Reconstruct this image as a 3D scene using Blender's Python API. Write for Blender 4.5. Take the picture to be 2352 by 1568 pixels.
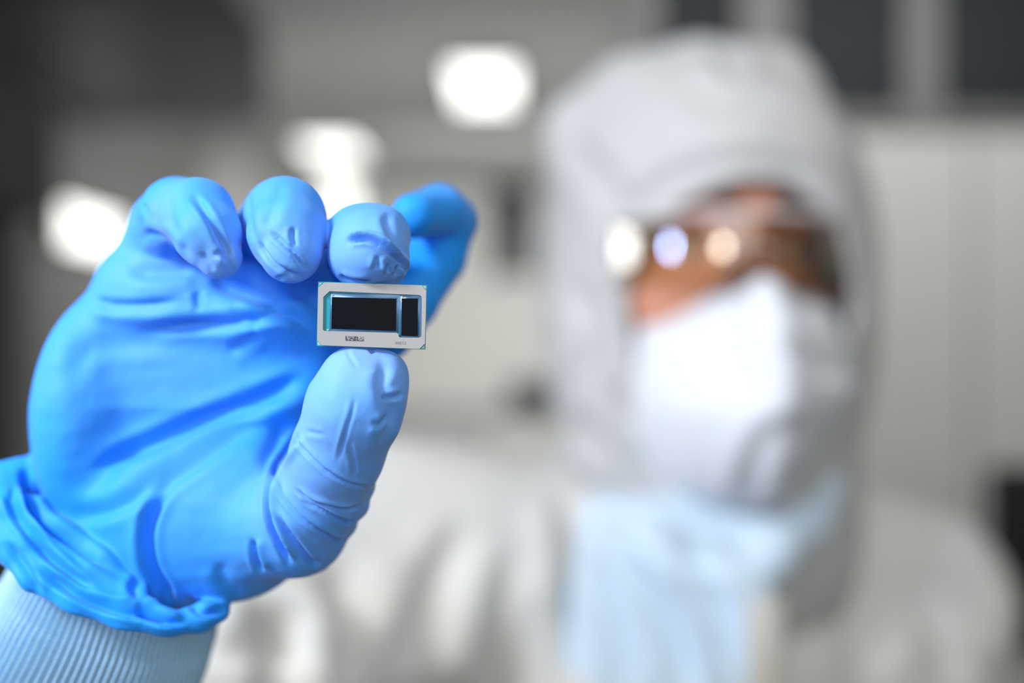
import bpy, bmesh, math, random
import numpy as np
from mathutils import Vector, Matrix

for o in list(bpy.data.objects):
    bpy.data.objects.remove(o)
SC = bpy.context.scene
COL = SC.collection
CZ = 1.55                      # camera height above the floor
F = 2613.0                     # focal length in photo pixels (40 mm on a 36 mm sensor, 2352 px wide)
H0_ = CZ+1.15
FOC = 0.278                    # distance of the held chip

# ------------------------------------------------------------------ camera, world, lights, exposure
cam = bpy.data.cameras.new('camera')
cam.lens = 40.0; cam.sensor_width = 36.0; cam.sensor_fit = 'HORIZONTAL'
cam.clip_start = 0.02; cam.clip_end = 60
cam.dof.use_dof = True; cam.dof.focus_distance = FOC; cam.dof.aperture_fstop = 2.9
camo = bpy.data.objects.new('camera', cam); COL.objects.link(camo)
camo.location = (0, 0, CZ); camo.rotation_euler = (math.pi/2, 0, 0)
SC.camera = camo

w = bpy.data.worlds.new('world'); SC.world = w; w.use_nodes = True
w.node_tree.nodes['Background'].inputs[0].default_value = (0.80, 0.82, 0.85, 1)
w.node_tree.nodes['Background'].inputs[1].default_value = 0.30
SC.view_settings.view_transform = 'Standard'; SC.view_settings.look = 'None'
SC.view_settings.exposure = 0.0; SC.view_settings.gamma = 1.0
SC.view_settings.use_curve_mapping = False
SC.cycles.use_denoising = True
SC.cycles.max_bounces = 6; SC.cycles.diffuse_bounces = 3; SC.cycles.glossy_bounces = 3
SC.cycles.transparent_max_bounces = 8
SC.cycles.sample_clamp_indirect = 6.0
SC.cycles.caustics_reflective = False; SC.cycles.caustics_refractive = False

def P(px, py, Y):
    """the point of the room that stands at photo position px, py at a distance Y ahead"""
    return Vector(((px-1176.0)/F*Y, Y, CZ+(784.0-py)/F*Y))

def area(name, loc, aim, sx, sy, watts, col=(1, 1, 1)):
    l = bpy.data.lights.new(name, 'AREA'); l.shape = 'RECTANGLE'; l.size = sx; l.size_y = sy
    l.energy = watts; l.color = col
    o = bpy.data.objects.new(name, l); COL.objects.link(o)
    o.location = loc
    o.rotation_euler = (Vector(aim)-Vector(loc)).to_track_quat('-Z', 'Y').to_euler()
    return o
# lamps and an added fill behind the camera, a strip on the left wall, ceiling panels along the room
area('key_light', (-0.55, -0.07, CZ+0.40), (-0.05, 0.31, CZ+0.0), 0.16, 0.16, 8.0, (1.0, 0.99, 0.97))
area('front_fill_light', (0.40, -1.45, CZ+0.46), (0.25, 0.6, CZ), 1.4, 0.8, 9.5, (0.95, 0.98, 1.0))
area('side_lamp', (-1.50, 0.50, CZ+0.20), (0.15, 0.7, CZ), 0.50, 0.14, 4.5, (1.0, 1.0, 0.98))
area('cool_lamp', (-0.90, -0.45, CZ+0.20), (0.15, 0.7, CZ), 0.10, 0.10, 5, (0.40, 0.58, 1.0))
area('warm_lamp', (0.12, -1.05, CZ+0.22), (0.15, 0.7, CZ), 0.16, 0.12, 3.2, (1.0, 0.90, 0.68))
area('bay_light_near', (0.60, 0.20, CZ+1.12), (0.50, 0.50, 0), 1.8, 0.8, 9)
area('bay_light_mid', (1.0, 2.1, CZ+1.12), (1.2, 3.0, CZ), 1.6, 0.4, 21)
area('bay_light_far', (0.3, 6.2, CZ+1.10), (0.2, 7.4, 1.0), 2.0, 2.0, 130)
area('ceiling_fill', (0.2, 4.4, 0.9), (0.2, 6.0, H0_), 2.0, 0.8, 20)  # unseen fill added to brighten the ceiling, no fixture there

# ------------------------------------------------------------------ materials
def mat(name, col, rough=0.6, metal=0.0, spec=0.5, emit=None, strength=0.0, sheen=0.0, coat=0.0):
    m = bpy.data.materials.new(name); m.use_nodes = True
    b = m.node_tree.nodes['Principled BSDF']
    b.inputs['Base Color'].default_value = (*col, 1); b.inputs['Roughness'].default_value = rough
    b.inputs['Metallic'].default_value = metal; b.inputs['Specular IOR Level'].default_value = spec
    b.inputs['Sheen Weight'].default_value = sheen; b.inputs['Coat Weight'].default_value = coat
    if emit:
        b.inputs['Emission Color'].default_value = (*emit, 1); b.inputs['Emission Strength'].default_value = strength
    return m

def noise_bump(m, scale, dist, strength=0.5, detail=4, factor=None, colour_var=0.0):
    nt = m.node_tree; b = nt.nodes['Principled BSDF']
    tc = nt.nodes.new('ShaderNodeTexCoord'); n = nt.nodes.new('ShaderNodeTexNoise')
    n.inputs['Scale'].default_value = scale; n.inputs['Detail'].default_value = detail
    if factor:
        mp = nt.nodes.new('ShaderNodeMapping'); mp.inputs['Scale'].default_value = factor
        nt.links.new(tc.outputs['Object'], mp.inputs[0]); nt.links.new(mp.outputs[0], n.inputs['Vector'])
    else:
        nt.links.new(tc.outputs['Object'], n.inputs['Vector'])
    bp = nt.nodes.new('ShaderNodeBump'); bp.inputs['Strength'].default_value = strength; bp.inputs['Distance'].default_value = dist
    nt.links.new(n.outputs['Fac'], bp.inputs['Height']); nt.links.new(bp.outputs[0], b.inputs['Normal'])
    if colour_var:
        c = b.inputs['Base Color'].default_value[:]
        r = nt.nodes.new('ShaderNodeValToRGB')
        r.color_ramp.elements[0].position = 0.3; r.color_ramp.elements[1].position = 0.7
        r.color_ramp.elements[0].color = tuple(x*(1-colour_var) for x in c[:3])+(1,)
        r.color_ramp.elements[1].color = tuple(min(1, x*(1+colour_var)) for x in c[:3])+(1,)
        nt.links.new(n.outputs['Fac'], r.inputs[0]); nt.links.new(r.outputs[0], b.inputs['Base Color'])
    return m

M = {}
M['glove'] = noise_bump(mat('nitrile_glove', (0.001, 0.29, 0.93), 0.64, spec=0.38, sheen=0.10), 900, 0.00008, 0.35, 3)
def lit_stretch_colour(m, pale):
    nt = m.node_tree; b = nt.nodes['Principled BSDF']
    at = nt.nodes.new('ShaderNodeAttribute'); at.attribute_name = 'factor'
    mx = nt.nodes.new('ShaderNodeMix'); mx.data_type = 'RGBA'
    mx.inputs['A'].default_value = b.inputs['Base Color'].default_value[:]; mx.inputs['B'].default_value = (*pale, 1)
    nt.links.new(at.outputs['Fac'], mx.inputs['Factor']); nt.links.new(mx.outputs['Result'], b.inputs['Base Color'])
lit_stretch_colour(M['glove'], (0.25, 0.44, 0.93))       # paler thumb, fingertips and palm: brighter light painted in, partly tight rubber
M['knit'] = noise_bump(mat('knit_cuff', (0.35, 0.60, 0.83), 0.9, spec=0.15, sheen=0.3), 1400, 0.00035, 0.8, 4, colour_var=0.12)
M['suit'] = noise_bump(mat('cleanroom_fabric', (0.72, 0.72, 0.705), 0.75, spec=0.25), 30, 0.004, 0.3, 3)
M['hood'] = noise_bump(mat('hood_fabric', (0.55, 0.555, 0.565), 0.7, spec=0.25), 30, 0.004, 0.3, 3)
M['collar_bounce'] = noise_bump(mat('collar_blue_bounce', (0.64, 0.79, 0.92), 0.7, spec=0.25), 30, 0.004, 0.3, 3)  # collar and tab colour; on the chest panel it paints blue bounce light
M['mask'] = noise_bump(mat('mask_fabric', (0.76, 0.80, 0.87), 0.8, spec=0.2), 200, 0.0008, 0.3, 3)
M['skin'] = noise_bump(mat('skin', (0.66, 0.30, 0.20), 0.5, spec=0.4), 300, 0.0004, 0.3, 4, colour_var=0.08)
M['lips'] = mat('lips', (0.45, 0.14, 0.12), 0.45)
M['brow'] = mat('eyebrow_hair', (0.05, 0.03, 0.02), 0.8)
M['eye'] = mat('eye_white', (0.75, 0.72, 0.70), 0.15)
M['iris'] = mat('iris', (0.05, 0.03, 0.02), 0.1)
M['zip'] = mat('zip_tape', (0.62, 0.60, 0.55), 0.7)
M['silver'] = noise_bump(mat('stiffener_metal', (0.38, 0.38, 0.395), 0.5, metal=0.35, spec=0.4), 4000, 0.00001, 0.3, 3, colour_var=0.04)
M['teal'] = mat('substrate_teal', (0.0, 0.31, 0.39), 0.35)
M['pale_teal'] = mat('substrate_rim', (0.35, 0.75, 0.74), 0.4)
M['gold'] = mat('corner_pad_copper', (0.75, 0.35, 0.22), 0.35, metal=0.6)
M['die'] = noise_bump(mat('silicon_die', (0.006, 0.007, 0.010), 0.35, spec=0.03), 9000, 0.000004, 0.3, 2)
M['fillet'] = mat('underfill_blue', (0.055, 0.15, 0.29), 0.33, metal=0.25, coat=0.25)
M['solder'] = mat('pale_solder', (0.85, 0.80, 0.75), 0.25, metal=0.6)
M['ink'] = mat('laser_mark', (0.035, 0.035, 0.04), 0.6)
M['ink_grey'] = mat('faint_laser_mark', (0.11, 0.11, 0.12), 0.6)
M['wall'] = noise_bump(mat('wall_panel_beige', (0.58, 0.58, 0.54), 0.5), 3, 0.002, 0.2)
M['wall_dark'] = noise_bump(mat('wall_panel_grey', (0.40, 0.40, 0.40), 0.6), 3, 0.002, 0.2)
M['ceiling'] = noise_bump(mat('ceiling_tile', (0.44, 0.44, 0.43), 0.8), 6, 0.002, 0.3)
M['floor'] = noise_bump(mat('vinyl_floor', (0.42, 0.42, 0.41), 0.35), 4, 0.001, 0.2)
M['frame'] = mat('painted_frame_grey', (0.15, 0.15, 0.145), 0.45)
M['dark_glass'] = mat('dark_glass', (0.024, 0.028, 0.032), 0.45, spec=0.12)
M['charcoal'] = noise_bump(mat('charcoal_panel', (0.045, 0.045, 0.05), 0.5), 8, 0.001, 0.2)
M['black'] = mat('black_plastic', (0.012, 0.012, 0.014), 0.5)
M['midgrey'] = mat('equipment_grey', (0.13, 0.13, 0.13), 0.5)
M['steel'] = mat('brushed_steel', (0.5, 0.5, 0.5), 0.3, metal=0.8)
M['lamp'] = mat('lamp_diffuser', (0.9, 0.9, 0.88), 0.5, emit=(1.0, 0.98, 0.92), strength=2.4)
M['lamp_soft'] = mat('lamp_diffuser_soft', (0.9, 0.9, 0.88), 0.5, emit=(1.0, 0.98, 0.92), strength=1.2)

def lens_mat(name, tint, gloss_col, rough=0.03):
    m = bpy.data.materials.new(name); m.use_nodes = True; nt = m.node_tree
    nt.nodes.clear()
    out = nt.nodes.new('ShaderNodeOutputMaterial'); mx = nt.nodes.new('ShaderNodeMixShader')
    tr = nt.nodes.new('ShaderNodeBsdfTransparent'); gl = nt.nodes.new('ShaderNodeBsdfGlossy')
    tr.inputs[0].default_value = (*tint, 1); gl.inputs['Color'].default_value = (*gloss_col, 1); gl.inputs['Roughness'].default_value = rough
    fr = nt.nodes.new('ShaderNodeFresnel'); fr.inputs['IOR'].default_value = 1.95
    nt.links.new(fr.outputs[0], mx.inputs[0]); nt.links.new(tr.outputs[0], mx.inputs[1]); nt.links.new(gl.outputs[0], mx.inputs[2])
    nt.links.new(mx.outputs[0], out.inputs[0])
    return m
M['lens'] = lens_mat('amber_lens', (0.93, 0.86, 0.66), (1, 1, 1))
M['clear'] = mat('clear_plastic_arm', (0.60, 0.60, 0.62), 0.15, spec=0.7)

# ------------------------------------------------------------------ object helpers
def thing(name, label, cat, loc=(0, 0, 0), group=None):
    o = bpy.data.objects.new(name, None); COL.objects.link(o); o.location = loc
    o.empty_display_size = 0.05
    o['label'] = label; o['category'] = cat
    if group: o['group'] = group
    return o

def link(name, me, m, parent=None, label=None, kind=None, smooth=True):
    o = bpy.data.objects.new(name, me); COL.objects.link(o)
    if m: me.materials.append(M[m] if isinstance(m, str) else m)
    if smooth: me.shade_smooth()
    if parent:
        o.parent = parent
        wl = Vector((0, 0, 0)); p = parent
        while p: wl += p.location; p = p.parent
        o.location = -wl                     # every mesh is written in room coordinates; parents only translate
    if label: o['label'] = label
    if kind: o['kind'] = kind
    return o

def np_mesh(name, V, Q):
    me = bpy.data.meshes.new(name); V = np.asarray(V, np.float32); Q = np.asarray(Q, np.int32)
    me.vertices.add(len(V)); me.vertices.foreach_set('co', V.ravel())
    n = Q.shape[1]
    me.loops.add(Q.size); me.loops.foreach_set('vertex_index', Q.ravel())
    me.polygons.add(len(Q)); me.polygons.foreach_set('loop_start', np.arange(0, Q.size, n, dtype=np.int32))
    me.polygons.foreach_set('loop_total', np.full(len(Q), n, np.int32))
    me.update(calc_edges=True); me.validate()
    return me

class Box:
    """collects bevelled boxes and writes them as one mesh"""
    def __init__(s): s.bm = bmesh.new()
    def box(s, a, b, bev=0.0):
        lo = [min(a[i], b[i]) for i in range(3)]; hi = [max(a[i], b[i]) for i in range(3)]
        r = bmesh.ops.create_cube(s.bm, size=1.0)
        bmesh.ops.scale(s.bm, vec=[hi[i]-lo[i] for i in range(3)], verts=r['verts'])
        bmesh.ops.translate(s.bm, vec=[(hi[i]+lo[i])/2 for i in range(3)], verts=r['verts'])
        if bev > 0:
            es = list({e for v in r['verts'] for e in v.link_edges})
            bmesh.ops.bevel(s.bm, geom=es, offset=bev, segments=2, affect='EDGES', profile=0.6)
        return s
    def cyl(s, a, b, r1, r2=None, n=24):
        a = Vector(a); b = Vector(b); d = b-a
        m = Matrix.Translation((a+b)/2) @ d.to_track_quat('Z', 'Y').to_matrix().to_4x4()
        bmesh.ops.create_cone(s.bm, cap_ends=True, segments=n, radius1=r1, radius2=r1 if r2 is None else r2, depth=d.length, matrix=m)
        return s
    def mesh(s, name):
        me = bpy.data.meshes.new(name); s.bm.to_mesh(me); s.bm.free(); return me
def box(name, a, b, m, parent=None, bev=0.004, **k):
    return link(name, Box().box(a, b, bev).mesh(name), m, parent, smooth=False, **k)

def tube_mesh(name, pts, rad, n=16):
    """a swept round tube through pts with a radius per point, rounded caps by tapering"""
    pts = [Vector(p) for p in pts]; V = []; Q = []
    up = Vector((0, 0, 1))
    for i, p in enumerate(pts):
        t = (pts[min(i+1, len(pts)-1)]-pts[max(i-1, 0)]).normalized()
        a = t.cross(up)
        if a.length < 0.1: a = t.cross(Vector((1, 0, 0)))
        a.normalize(); b = t.cross(a)
        for k in range(n):
            th = 2*math.pi*k/n; V.append(p+(a*math.cos(th)+b*math.sin(th))*rad[i])
    for i in range(len(pts)-1):
        for k in range(n):
            Q.append((i*n+k, i*n+(k+1) % n, (i+1)*n+(k+1) % n, (i+1)*n+k))
    me = bpy.data.meshes.new(name)
    Q.append(tuple(range(n))[::-1]); Q.append(tuple((len(pts)-1)*n+k for k in range(n)))
    me.from_pydata([tuple(v) for v in V], [], Q); me.update()
    return me

# ------------------------------------------------------------------ implicit surfaces -> one continuous mesh
class Field:
    def __init__(s, lo, hi, h):
        s.lo = np.array(lo, np.float64); s.h = h
        s.n = np.ceil((np.array(hi)-s.lo)/h).astype(int)+1
        s.F = np.full(tuple(s.n), 60.0, np.float32)
    def ax(s, i, a, b): return (s.lo[i]+s.h*np.arange(a, b)).astype(np.float32)
    def sub(s, lo, hi):
        a = np.clip(np.floor((np.array(lo)-s.lo)/s.h).astype(int), 0, s.n-1)
        b = np.clip(np.ceil((np.array(hi)-s.lo)/s.h).astype(int)+1, 1, s.n)
        sl = tuple(slice(int(a[i]), int(max(b[i], a[i]+1))) for i in range(3))
        X = s.ax(0, sl[0].start, sl[0].stop)[:, None, None]
        Y = s.ax(1, sl[1].start, sl[1].stop)[None, :, None]
        Z = s.ax(2, sl[2].start, sl[2].stop)[None, None, :]
        return sl, X, Y, Z
    def union(s, sl, d, k):
        A = s.F[sl]
        if k > 0:
            hh = np.clip(0.5+0.5*(A-d)/k, 0, 1)
            s.F[sl] = A*(1-hh)+d*hh-k*hh*(1-hh)
        else: s.F[sl] = np.minimum(A, d)
    def cut(s, sl, d, k=0.0):                    # remove the solid d
        A = s.F[sl]; d = -d
        if k > 0:
            hh = np.clip(0.5-0.5*(A-d)/k, 0, 1)
            s.F[sl] = A*(1-hh)+d*hh+k*hh*(1-hh)
        else: s.F[sl] = np.maximum(A, d)
    def cone(s, a, b, ra, rb, k=0.0, sy=1.0, pad=None):
        a = np.array(a, float); b = np.array(b, float); m = max(ra, rb)*max(1, sy)+(pad or max(3*s.h, 1.5*k))
        sl, X, Y, Z = s.sub(np.minimum(a, b)-m, np.maximum(a, b)+m)
        ba = b-a; L = max(float(ba@ba), 1e-9)
        px, py, pz = X-a[0], Y-a[1], Z-a[2]
        t = np.clip((px*ba[0]+py*ba[1]+pz*ba[2])/L, 0, 1)
        d = np.sqrt((px-t*ba[0])**2+((py-t*ba[1])/sy)**2+(pz-t*ba[2])**2)-(ra+(rb-ra)*t)
        s.union(sl, d, k)
    def chain(s, pts, k=0.0, kj=None, sy=1.0):
        for p, q in zip(pts[:-1], pts[1:]): s.cone(p[0], q[0], p[1], q[1], k, sy)
    def ell(s, c, r, k=0.0, R=None, cut=False):
        c = np.array(c, float); r = np.array(r, float); m = max(r)+max(3*s.h, 1.5*k)
        sl, X, Y, Z = s.sub(c-m, c+m)
        px, py, pz = X-c[0], Y-c[1], Z-c[2]
        if R is not None:
            px, py, pz = (R[0][0]*px+R[0][1]*py+R[0][2]*pz, R[1][0]*px+R[1][1]*py+R[1][2]*pz, R[2][0]*px+R[2][1]*py+R[2][2]*pz)
        q = np.sqrt((px/r[0])**2+(py/r[1])**2+(pz/r[2])**2)
        g = np.sqrt((px/r[0]**2)**2+(py/r[1]**2)**2+(pz/r[2]**2)**2)+1e-6
        d = q*(q-1)/g
        (s.cut if cut else s.union)(sl, d.astype(np.float32), k)
    def mesh(s):
        Fv = s.F; S = Fv < 0
        c = [(i, j, k) for i in (0, 1) for j in (0, 1) for k in (0, 1)]
        nx, ny, nz = [d-1 for d in Fv.shape]
        cnt = np.zeros((nx, ny, nz), np.int8)
        for i, j, k in c: cnt += S[i:i+nx, j:j+ny, k:k+nz]
        act = np.argwhere((cnt > 0) & (cnt < 8))
        vals = np.stack([Fv[act[:, 0]+i, act[:, 1]+j, act[:, 2]+k] for i, j, k in c], 1)
        acc = np.zeros((len(act), 3)); num = np.zeros(len(act))
        for a in range(8):
            for b in range(a+1, 8):
                if sum(abs(c[a][q]-c[b][q]) for q in range(3)) != 1: continue
                va, vb = vals[:, a], vals[:, b]; m = (va < 0) != (vb < 0)
                t = np.where(m, va/np.where(m, va-vb, 1), 0)
                pt = np.array(c[a])[None]+t[:, None]*(np.array(c[b])-np.array(c[a]))[None]
                acc[m] += pt[m]; num[m] += 1
        V = s.lo+s.h*(act+acc/num[:, None])
        idx = np.full((nx, ny, nz), -1, np.int32); idx[act[:, 0], act[:, 1], act[:, 2]] = np.arange(len(act))
        Qs = []
        for ax in range(3):
            o1, o2 = [q for q in range(3) if q != ax]
            sl0 = [slice(1, None)]*3; sl1 = [slice(1, None)]*3
            sl0[ax] = slice(0, -1)
            A = S[tuple(sl0)]; B = S[tuple(sl1)]
            e = np.argwhere(A != B); e2 = e.copy(); e2[:, o1] += 1; e2[:, o2] += 1
            flag = A[e[:, 0], e[:, 1], e[:, 2]]
            ok = (e2[:, 0] < nx) & (e2[:, 1] < ny) & (e2[:, 2] < nz); e2 = e2[ok]; flag = flag[ok]
            def g(d1, d2):
                t = e2.copy(); t[:, o1] -= d1; t[:, o2] -= d2; return idx[t[:, 0], t[:, 1], t[:, 2]]
            q = np.stack([g(1, 1), g(0, 1), g(0, 0), g(1, 0)], 1)
            fl = flag if ax != 1 else ~flag
            q = np.where(fl[:, None], q, q[:, ::-1]); Qs.append(q[(q >= 0).all(1)])
        return V, np.concatenate(Qs)

def vnormals(V, Q):
    d1 = V[Q[:, 2]]-V[Q[:, 0]]; d2 = V[Q[:, 3]]-V[Q[:, 1]]; n = np.cross(d1, d2)
    N = np.zeros_like(V)
    for c in range(4):
        for a in range(3): N[:, a] += np.bincount(Q[:, c], n[:, a], len(V))
    return N/np.maximum(np.linalg.norm(N, axis=1, keepdims=True), 1e-12)
def relax(V, Q, it=1, lam=0.5):
    e = np.concatenate([Q[:, [0, 1]], Q[:, [1, 2]], Q[:, [2, 3]], Q[:, [3, 0]]])
    deg = np.bincount(e[:, 0], minlength=len(V))+np.bincount(e[:, 1], minlength=len(V))
    for _ in range(it):
        A = np.zeros_like(V)
        for a in range(3):
            A[:, a] = np.bincount(e[:, 0], V[e[:, 1], a], len(V))+np.bincount(e[:, 1], V[e[:, 0], a], len(V))
        V = V+lam*(A/np.maximum(deg, 1)[:, None]-V)
    return V

def poly_sdf(poly, X, Z):
    """signed distance to a closed polygon (negative inside)"""
    d = np.full(np.broadcast(X, Z).shape, 1e9, np.float32); s = np.ones_like(d)
    n = len(poly)
    for i in range(n):
        x0, z0 = poly[i]; x1, z1 = poly[(i+1) % n]
        ex, ez = x1-x0, z1-z0; wx, wz = X-x0, Z-z0
        t = np.clip((wx*ex+wz*ez)/(ex*ex+ez*ez+1e-12), 0, 1)
        d = np.minimum(d, (wx-ex*t)**2+(wz-ez*t)**2)
        c1 = Z >= z0; c2 = Z < z1; c3 = ex*wz > ez*wx
        flip = (c1 & c2 & c3) | (~c1 & ~c2 & ~c3)
        s = np.where(flip, -s, s)
    return s*np.sqrt(d)

def chaikin(p, it=2):
    for _ in range(it):
        q = []
        for i in range(len(p)):
            a = np.array(p[i]); b = np.array(p[(i+1) % len(p)]); q += [a*.75+b*.25, a*.25+b*.75]
        p = q
    return [tuple(v) for v in p]

def smooth_line(pts, n=8):
    """Catmull-Rom through the points"""
    p = np.array(pts, float)
    if len(p) < 3: return p
    p = np.vstack([2*p[0]-p[1], p, 2*p[-1]-p[-2]]); out = []
    for i in range(1, len(p)-2):
        for t in np.arange(n)/n:
            a, b, c, d = p[i-1:i+3]
            out.append(0.5*((2*b)+(-a+c)*t+(2*a-5*b+4*c-d)*t*t+(-a+3*b-3*c+d)*t**3))
    out.append(p[-2]); return np.array(out)

def fold(uv, pts, width, depth, side=0.0, ridge=0.5, taper=True):
    """relief of one crease: a valley along the line, a soft ridge beside it. uv: surface positions; side -1..1: which flank is steep"""
    L = smooth_line(pts); lo = L.min(0)-6*width; hi = L.max(0)+6*width
    sel = np.where((uv[:, 0] > lo[0]) & (uv[:, 0] < hi[0]) & (uv[:, 1] > lo[1]) & (uv[:, 1] < hi[1]))[0]
    out = np.zeros(len(uv)); 
    if not len(sel): return out
    q = uv[sel]; best = np.full(len(sel), 1e18); sg = np.zeros(len(sel)); tt = np.zeros(len(sel)); over = np.zeros(len(sel))
    n = len(L)-1
    for i in range(n):
        a, b = L[i], L[i+1]; e = b-a; l2 = e@e+1e-9
        r = q-a; t0 = (r@e)/l2; t = np.clip(t0, 0, 1); dv = r-t[:, None]*e; d = (dv**2).sum(1)
        m = d < best; best[m] = d[m]; sg[m] = np.sign(e[0]*dv[m, 1]-e[1]*dv[m, 0]); tt[m] = (i+t[m])/n
    d = np.sqrt(best); s = d*sg
    tp = np.clip(np.minimum(tt, 1-tt)*4+0.05, 0, 1) if taper else np.ones_like(tt)
    tp = tp*tp*(3-2*tp)
    wv = width*np.where(s*side > 0, 1-0.5*abs(side), 1+0.8*abs(side))
    v = -np.exp(-(s/wv)**2)
    rs = np.where(side == 0, np.abs(s), -s*np.sign(side) if side else s)
    v = v+ridge*np.exp(-((rs-2.1*width)/(1.3*width))**2)
    if side: v = v+0.35*ridge*np.exp(-((rs+1.6*width)/(0.9*width))**2)
    out[sel] = v*depth*tp
    return out

_rng = np.random.RandomState(5)
def vnoise(Pm, scale, seed=0, octaves=3):
    """cheap smooth 3-D noise from sums of rotated sines"""
    r = np.random.RandomState(seed); out = np.zeros(len(Pm)); amp = 1.0; tot = 0
    for o in range(octaves):
        for _ in range(5):
            k = r.normal(size=3); k /= np.linalg.norm(k); ph = r.uniform(0, 6.28)
            k2 = r.normal(size=3); k2 /= np.linalg.norm(k2)
            out += amp*np.sin((Pm@k)*scale*2**o*6.28+ph+1.3*np.sin((Pm@k2)*scale*2**o*3.1+ph*2))
        tot += amp*5**0.5; amp *= 0.5
    return out/tot

# ================================================================== THE ROOM
H0 = CZ+1.15                                    # ceiling height
def wallbox(name, a, b, m): return box(name, a, b, m, kind='structure', bev=0)
wallbox('floor', (-1.75, -2.6, -0.1), (3.4, 8.7, 0), 'floor')
wallbox('ceiling', (-1.75, -2.6, H0), (3.4, 8.7, H0+0.1), 'ceiling')
wallbox('wall_back', (-1.75, 8.5, 0), (3.4, 8.7, H0), 'wall')
wallbox('wall_left', (-1.75, -2.6, 0), (-1.6, 8.5, H0), 'wall_dark')
wallbox('wall_right', (3.25, -2.6, 0), (3.4, 8.5, H0), 'wall')
wallbox('wall_front', (-1.6, -2.6, 0), (3.25, -2.45, H0), 'wall')

# glazed partition on the right, 3 m ahead: solid panels below, dark panes above
YP = 3.0
def xp(px, Y=YP): return (px-1176)/F*Y
zs = CZ+0.585
wall = box('wall_glazed', (xp(1440), YP, 0), (3.25, YP+0.10, zs-0.03), 'wall', kind='structure', bev=0.002)
box('trim_1', (xp(1440), YP-0.02, zs-0.03), (3.25, YP+0.10, zs+0.02), 'frame', kind='structure')
box('trim_2', (xp(1440), YP-0.01, H0-0.06), (3.25, YP+0.10, H0-0.0005), 'frame', kind='structure')
def window(n, x0, x1):
    w_ = thing('window_%d' % n, '', 'window', ((x0+x1)/2, YP, zs))
    del w_['label'], w_['category']; w_['kind'] = 'structure'
    box('pane', (x0+0.004, YP+0.03, zs+0.02), (x1-0.004, YP+0.045, H0-0.06), 'dark_glass', w_, bev=0.001)
for i, (a, b) in enumerate([(1515, 1697), (1815, 2072), (2160, 2470), (2560, 3000)]):
    window(i+1, xp(a), xp(b))
for i, (a, b) in enumerate([(1440, 1515), (1697, 1815), (2072, 2160), (2470, 2560), (3000, 3100)]):
    box('trim_%d' % (i+3), (xp(a), YP-0.012, zs+0.02), (xp(b), YP+0.07, H0-0.06), 'frame', kind='structure')
wallbox('wall_service', (xp(3100), YP, zs+0.02), (3.25, YP+0.1, H0-0.06), 'wall')
for i, px in enumerate([1760, 2230, 2700]):      # joints between the lower panels
    box('panel_joint', (xp(px)-0.004, YP-0.004, 0.0), (xp(px)+0.004, YP+0.004, zs-0.03), 'frame', wall, bev=0)

def ceiling_light(px, py, hw, hl, label, m='lamp', rot=0.0):
    Y = 1.15*F/(784-py); c = Vector(((px-1176)/F*Y, Y, H0))
    t = thing('ceiling_light', label, 'ceiling light', c, 'recessed lights in the cleanroom ceiling')
    b = Box().box((c.x-hw-0.03, c.y-hl-0.03, H0-0.025), (c.x+hw+0.03, c.y+hl+0.03, H0-0.0005), 0.004)
    fr = link('frame', b.mesh('frame'), 'frame', t, smooth=False)
    b = Box().box((c.x-hw, c.y-hl, H0-0.034), (c.x+hw, c.y+hl, H0-0.0255), 0.003)
    df = link('diffuser', b.mesh('diffuser'), m, t, smooth=False)
    return t
ceiling_light(1112, 186, 0.135, 0.40, 'bright white ceiling light between the raised index finger and the white hood')
ceiling_light(765, 335, 0.16, 0.30, 'white ceiling light just above the gloved ring and middle fingers')
def wall_lamp(c, sx, sz, normal, label, m='lamp'):
    t = thing('wall_lamp', label, 'wall lamp', c, 'lamps fixed to the far walls')
    c = Vector(c)
    if normal == 'x':
        a = (c.x, c.y-sx, c.z-sz); b = (c.x+0.04, c.y+sx, c.z+sz); a2 = (c.x+0.0405, c.y-sx*.9, c.z-sz*.88); b2 = (c.x+0.055, c.y+sx*.9, c.z+sz*.88)
    else:
        a = (c.x-sx, c.y-0.04, c.z-sz); b = (c.x+sx, c.y, c.z+sz); a2 = (c.x-sx*.9, c.y-0.055, c.z-sz*.9); b2 = (c.x+sx*.9, c.y-0.0405, c.z+sz*.9)
    link('housing', Box().box(a, b, 0.01).mesh('housing'), 'frame', t, smooth=False)
    link('diffuser', Box().box(a2, b2, 0.006).mesh('diffuser'), m, t, smooth=False)
p = P(185, 532, 1.6*F/(1176-185)); wall_lamp((-1.6, p.y, p.z), 0.30, 0.085, 'x', 'white lamp on the dark wall beside the little finger of the glove', 'lamp')
p = P(782, 440, 8.5); wall_lamp((p.x, 8.5, p.z), 0.14, 0.17, 'y', 'white lamp on the back wall seen right above the ring finger', 'lamp')

# dark overhead duct housing on the left, with a small grey disc for the blur of a dim lamp
dh = thing('duct_housing', 'dark grey overhead duct housing along the upper left wall', 'duct', (-1.6, 3.4, CZ+0.9))
a = P(0, 0, 3.2)
box('housing', (-1.5995, 2.6, CZ+0.80), (xp(520, 3.6), 4.2, H0-0.001), 'charcoal', dh, bev=0.02)
v = P(100, 175, 2.6)
link('dim_lamp_disc', Box().cyl((v.x, 2.599, v.z), (v.x, 2.57, v.z), 0.06, 0.05).mesh('dim_lamp_disc'), 'midgrey', dh)
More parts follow.
